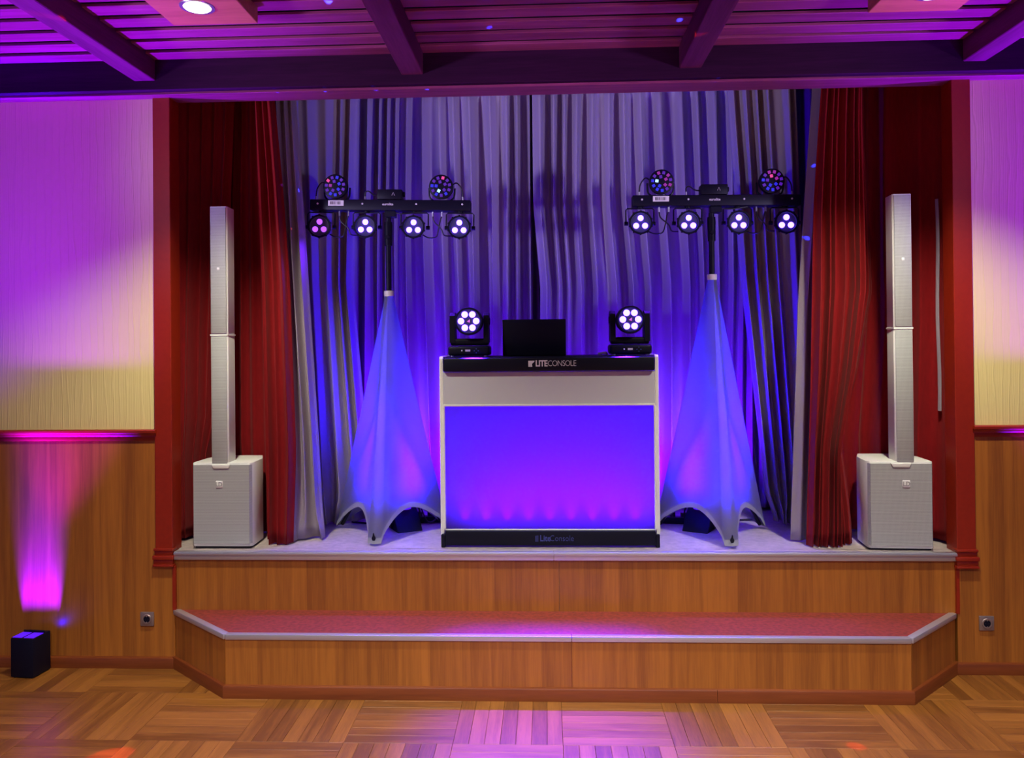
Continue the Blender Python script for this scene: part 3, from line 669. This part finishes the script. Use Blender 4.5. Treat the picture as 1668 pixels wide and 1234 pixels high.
def stand_set(cx, cy, feet, zcol, bar_z, side, front_i):
    near = {'left': 'left of the DJ console', 'right': 'right of the DJ console'}[side]
    stn = thing('tripod_stand', 'black telescopic lighting stand ' + near + ', mostly inside its white cover', 'tripod', (cx, cy, ST), group='tripod lighting stands')
    MB().cyl((0, 0, (bar_z - .075 - ST + .10) / 2), .0175, bar_z - .075 - ST - .10, 'Z', 20).build('pole', M['blackm'], stn)
    MB().lathe([(.018, -.15), (.024, -.15), (.026, -.02), (.024, .0), (.018, .0)], (0, 0, bar_z - ST - .10)).build('sleeve', M['black'], stn)
    MB().cyl((0, -.03, bar_z - ST - .20), .012, .03, 'Y', 12).build('clamp_knob', M['black'], stn)
    MB().cyl((0, 0, .62), .032, .09, 'Z', 16).build('hub', M['black'], stn)
    for f in feet:
        d = Vector((f[0] - cx, f[1] - cy, 0)) * .97
        MB().tube([(0, 0, .62), (d.x, d.y, .022)], .012, 8, False).build('leg', M['blackm'], stn)
        MB().tube([(0, 0, .17), (d.x * .62, d.y * .62, .24)], .007, 6, False).build('brace', M['blackm'], stn)
    cov = thing('stand_cover', 'white stretch fabric cover over the lighting stand ' + near, 'stand cover', (cx, cy, ST), group='white stretch stand covers')
    Fs = [Vector((f[0] - cx, f[1] - cy, .016)) for f in feet]
    zt = zcol - ST
    cen = Vector((0, 0, 0))
    # hem line: foot flat, then an arch to the next foot
    hem = []; ang = []
    NA, NF = 30, 4
    for i in range(3):
        A, B = Fs[i], Fs[(i + 1) % 3]; dirA = Vector((A.x, A.y, 0)).normalized(); tanA = Vector((-dirA.y, dirA.x, 0))
        dirB = Vector((B.x, B.y, 0)).normalized(); tanB = Vector((-dirB.y, dirB.x, 0))
        if (B - A).dot(tanA) < 0: tanA = -tanA; tanB = -tanB
        for k in range(NF):
            s = (k / NF - .5) * 2
            hem.append((A + tanA * .040 * s + dirA * .010 * (1 - s * s), 0.0))
        for k in range(NA):
            s = k / NA; a, b = A + tanA * .040, B - tanB * .040
            base = a + (b - a) * s; wv = math.sin(PI * s) ** 0.62
            pnt = base + (Vector((0, 0, base.z)) - base) * .22 * wv; pnt.z = .016 + .165 * wv
            hem.append((pnt, wv))
    N = len(hem); NV = 44
    def surf(i, v, off=0.0):
        h, wv = hem[i % N]
        a = math.atan2(h.y, h.x); top = Vector((.027 * math.cos(a), .027 * math.sin(a), zt))
        p = top + (h - top) * v
        sag = .035 * math.sin(PI * min(1, v)) * wv * v         # panels hollow a little between the legs
        q = Vector((p.x, p.y, 0)); 
        if q.length > 1e-5: p -= q.normalized() * sag; p += q.normalized() * off
        # stretch creases that fan out of each foot
        cr = (1 - min(1, wv * 1.25)) * smooth01((v - .45) / .5) * .006
        if q.length > 1e-5: p += q.normalized() * cr * math.sin(i * 2.3)
        return p
    mb = MB(); vsx = [[mb.bm.verts.new(surf(i, j / (NV - 1))) for j in range(NV)] for i in range(N)]
    for i in range(N):
        for j in range(NV - 1): mb.bm.faces.new((vsx[i][j], vsx[(i + 1) % N][j], vsx[(i + 1) % N][j + 1], vsx[i][j + 1]))
    mb.build('cover_fabric', M['spandex'], cov, smooth=180)
    def band(i, k):
        h, wv = hem[i % N]; p = surf(i, 1.0, .003); u = surf(i, .9, .003); d = (u - p).normalized()
        return p + d * (.034 * k)
    mb = MB(); vsx = [[mb.bm.verts.new(band(i, k / 2)) for k in range(3)] for i in range(N)]
    for i in range(N):
        for j in range(2): mb.bm.faces.new((vsx[i][j], vsx[(i + 1) % N][j], vsx[(i + 1) % N][j + 1], vsx[i][j + 1]))
    mb.build('hem', M['hemcloth'], cov, smooth=180)
    MB().lathe([(.0185, -.018), (.029, -.018), (.031, -.010), (.031, .014), (.028, .018), (.0185, .018)], (0, 0, zt + .012)).build('collar', M['white'], cov)
    f = Fs[front_i]; dirf = Vector((f.x, f.y, 0)).normalized()
    td = MB(); tp = []
    for k in range(16):
        a = 2 * PI * k / 16; r = .012
        tp.append((r * math.sin(a) * (1 - .55 * max(0, math.cos(a))), .020 * math.cos(a) + (.012 if math.cos(a) > .9 else 0)))
    td.prism(tp, -.004, .004, axis='Y')
    td.build('toe_slot', M['black'], cov, (f.x + dirf.x * .010, f.y + dirf.y * .010 - .004, .052), (0.25, 0, 0))
    # floor spotlight inside the cover, and its lamp
    sx = 1 if side == 'left' else -1
    fx, fy = cx + sx * .07, cy + .13
    par = thing('floor_spotlight', 'black floor spotlight under the white cover of the stand ' + near, 'stage light', (fx, fy, ST), (0, 0, .5 * sx), 'floor spotlights under the covers')
    MB().prism([(-.10, 0), (.09, 0), (.09, .11), (.05, .145), (-.02, .10)], -.085, .085, .006, axis='X').build('housing', M['black'], par)
    MB().cyl((0, 0.02, .135), .045, .012, 'Z', 20).build('front_lens', M['wash'], par)
    for s in (-1, 1): MB().tube([(s * .092, 0, .012), (s * .100, 0, .10), (s * .092, 0, .13)], .006, 6).build('bracket', M['blackm'], par)
    spot('cover_glow', (fx, fy + .02, ST + .17), (cx, cy - .16, ST + .75), 700, (0.012, 0.0, 1.0), 120, 1.0, 0.12)
    spot('cover_glow', (fx, fy + .06, ST + .17), (cx + .1 * sx, cy + .9, ST + .9), 260, (0.10, 0.0, 1.0), 130, 1.0, 0.04)
    spot('cover_glow', (fx, fy + .02, ST + .19), (cx, cy - .04, ST + 1.2), 800, (0.018, 0.0, 1.0), 64, 1.0, 0.10)
LF = [(-1.377, 5.302), (-1.044, 4.805), (-.685, 5.302)]
RF = [(.718, 5.304), (1.070, 4.762), (1.379, 5.287)]
stand_set(-1.005, 5.12, LF, 2.205, 2.775, 'left', 1)
stand_set(1.045, 5.11, RF, 2.283, 2.772, 'right', 1)
lighting_bar((-.987, 5.12, 2.778), math.radians(1.3), .514, (-.450, -.155, .154, .446), (-.352, .326), (-.082, .076),
             ('vvbvpvvbbvvbvmvb', 'vvpvvbvbvbvvvbcv'), 'black lighting bar with four par cans above the left stand cover', (0,))
lighting_bar((1.070, 5.11, 2.772), math.radians(.6), .521, (-.471, -.172, .138, .430), (-.341, .342), (-.096, .070),
             ('vmvmvbbbbvmmvcbm', 'vvmmvbvbbvvmpvbb'), 'black lighting bar with four par cans above the right stand cover', ())

# mains boxes and cables on the stage floor behind the covers
def mains(x, y, rz, label):
    t = thing('power_strip', label, 'power strip', (x, y, ST), (0, 0, rz), 'power strips on the stage floor')
    MB().box(-.11, .11, -.03, .03, 0, .045, .006, 2).build('strip_body', M['black'], t)
    for k in range(3): MB().cyl((-.07 + .07 * k, 0, .058), .019, .03, 'Z', 14).build('mains_plug', M['rubber'], t)
mains(-.80, 5.45, .2, 'black power strip on the stage floor behind the left white cover')
mains(.83, 5.42, -.15, 'black power strip on the stage floor between console and right white cover')
def cable(pts, label, r=.006):
    tag(MB().tube([(p[0], p[1], ST + p[2]) for p in pts], r).build('power_cable', M['rubber']), label, 'cable', 'black cables on the stage floor')
cable([(-.69, 5.46, .02), (-.60, 5.45, .008), (-.45, 5.47, .008), (-.2, 5.40, .008)], 'black cable from the left power strip to behind the console')
cable([(-1.33, 5.42, .008), (-1.15, 5.36, .008), (-1.0, 5.40, .008), (-.91, 5.44, .02)], 'black cable crossing the floor inside the left cover')
cable([(.72, 5.40, .02), (.62, 5.42, .008), (.45, 5.45, .008), (.2, 5.4, .008)], 'black cable from the right power strip to behind the console')
cable([(.94, 5.46, .02), (1.10, 5.47, .008), (1.28, 5.48, .008), (1.43, 5.50, .010)], 'black cable running out at the right side of the right cover')
cable([(-.86, 5.40, .05), (-.86, 5.36, .14), (-.80, 5.33, .03), (-.75, 5.40, .04), (-.74, 5.40, .15), (-.78, 5.3, .30)], 'black lead looping up inside the left white cover', .005)

# ------------------------------------------------------------------ wall sockets and wall washers
def socket(x, label):
    t = thing('wall_socket', label, 'socket', (x, WY - .012, .288), group='bronze wall sockets')
    m = MB().box(-.041, .041, -.011, 0, -.041, .041, .004, 2); m.build('cover_plate', M['socketm'], t)
    MB().lathe([(.030, -.012), (.026, -.016), (.020, -.0155), (.0195, -.003), (0, -.003)], (0, 0, 0), 'Y', 28).build('socket_well', M['socketm'], t)
    MB().cyl((0, -.0125, 0), .0188, .003, 'Y', 24).build('recess', M['black'], t)
    for s in (-1, 1): MB().cyl((s * .0095, -.0145, 0), .0026, .002, 'Y', 10).build('pin_hole', M['rubber'], t)
    for s in (-1, 1): MB().box(-.002, .002, -.016, -.012, s * .0175 - .003, s * .0175 + .003).build('earth_clip', M['steel'], t)
socket(-2.368, 'bronze wall socket on the wood panelling left of the step')
socket(2.466, 'bronze wall socket on the wood panelling right of the step')
def washer(x, y, rz, label, sign):
    t = thing('wall_washer', label, 'uplighter', (x, y, 0), (0, 0, rz), 'black battery wall washers')
    MB().box(-.072, .072, -.072, .072, .004, .228, .006, 2).build('housing', M['black'], t)
    MB().box(-.066, -.008, -.062, .02, .2275, .2305).build('lens_window', M['wash'], t)
    MB().box(.006, .066, -.062, .02, .2275, .2305).build('lens_window', M['wash'], t)
    MB().box(-.068, .068, .026, .034, .228, .240, .002, 1).build('rear_lip', M['black'], t)
    for a in (-1, 1):
        for b in (-1, 1): MB().cyl((a * .055, b * .055, .003), .010, .006).build('rubber_foot', M['rubber'], t)
    z = .245
    for k in range(11):
        xx = x - .105 + .021 * k
        spot('washer_beam', (xx, 4.640, z), (xx, 4.720, z + 1.0), 700, (0.044, 0.0, 1.0), 18, 1.0, 0.012)
    spot('washer_beam', (x, 4.556, z), (x + .06 * sign, 4.65, z + 1), 420, (0.045, 0.0, 1.0), 26, 1.0, 0.02)
    spot('washer_beam', (x, 4.50, z), (x + .45 * sign, 3.9, 3.5), 2200, (0.22, 0.0, 1.0), 54, 1.0, 0.02)
    spot('washer_beam', (x + .09 * sign, 4.60, z - .005), (x + .13 * sign, 4.67, .30), .8, (0.01, 0.0, 1.0), 110, 1.0, 0.01)
washer(-3.015, 4.572, -.10, 'black wall washer throwing a magenta beam up the left panelling', 1)
washer(3.15, 4.572, .10, 'black wall washer standing at the right wall', -1)

# ------------------------------------------------------------------ small beams of the derby effects: real spots on ceiling, drapes and floor
B_, R_ = (0.02, 0.03, 1.0), (1.0, 0.06, 0.04)
SRC = ((-1.339, 5.04, 2.905), (-.661, 5.04, 2.889), (.729, 5.02, 2.887), (1.412, 5.02, 2.883))
for src, col, tgt, size in (
    (1, B_, (-.283, 4.207, 3.55), 1.6), (2, B_, (.161, 3.95, 3.55), 1.4), (2, B_, (.703, 4.175, 3.55), 1.8), (0, B_, (-1.031, 3.822, 3.55), 1.6),
    (0, B_, (-1.551, 4.60, 3.37), 1.6), (0, B_, (-1.265, 4.60, 3.37), 1.8), (1, B_, (-.975, 4.60, 3.37), 2.2), (1, B_, (-.674, 4.61, 3.37), 2.2), (2, B_, (.979, 4.59, 3.37), 1.6),
    (1, R_, (-2.284, 3.645, 3.432), 1.6), (1, R_, (.765, 4.078, 3.432), 1.4),
    (1, B_, (-1.554, 4.99, 2.863), 1.5), (1, B_, (-1.638, 4.85, 2.872), 1.0), (1, B_, (-1.696, 4.85, 2.884), 1.0),
    (2, B_, (1.652, 4.85, 3.186), 1.2), (2, B_, (1.590, 4.95, 2.947), 1.4), (2, B_, (1.575, 4.95, 2.516), 1.6), (2, R_, (1.631, 4.9, 2.932), 1.4), (1, R_, (-1.53, 4.95, 2.631), 1.0),
    (2, R_, (-2.04, 3.664, 0), 2.2), (1, R_, (1.426, 3.83, 0), 1.2)):
    s_ = SRC[src]; d_ = (Vector(tgt) - Vector(s_)).length
    spot('derby_beam', s_, tgt, (420 if col is B_ else 110) * d_ * d_, col, size, 0.5, 0.004)
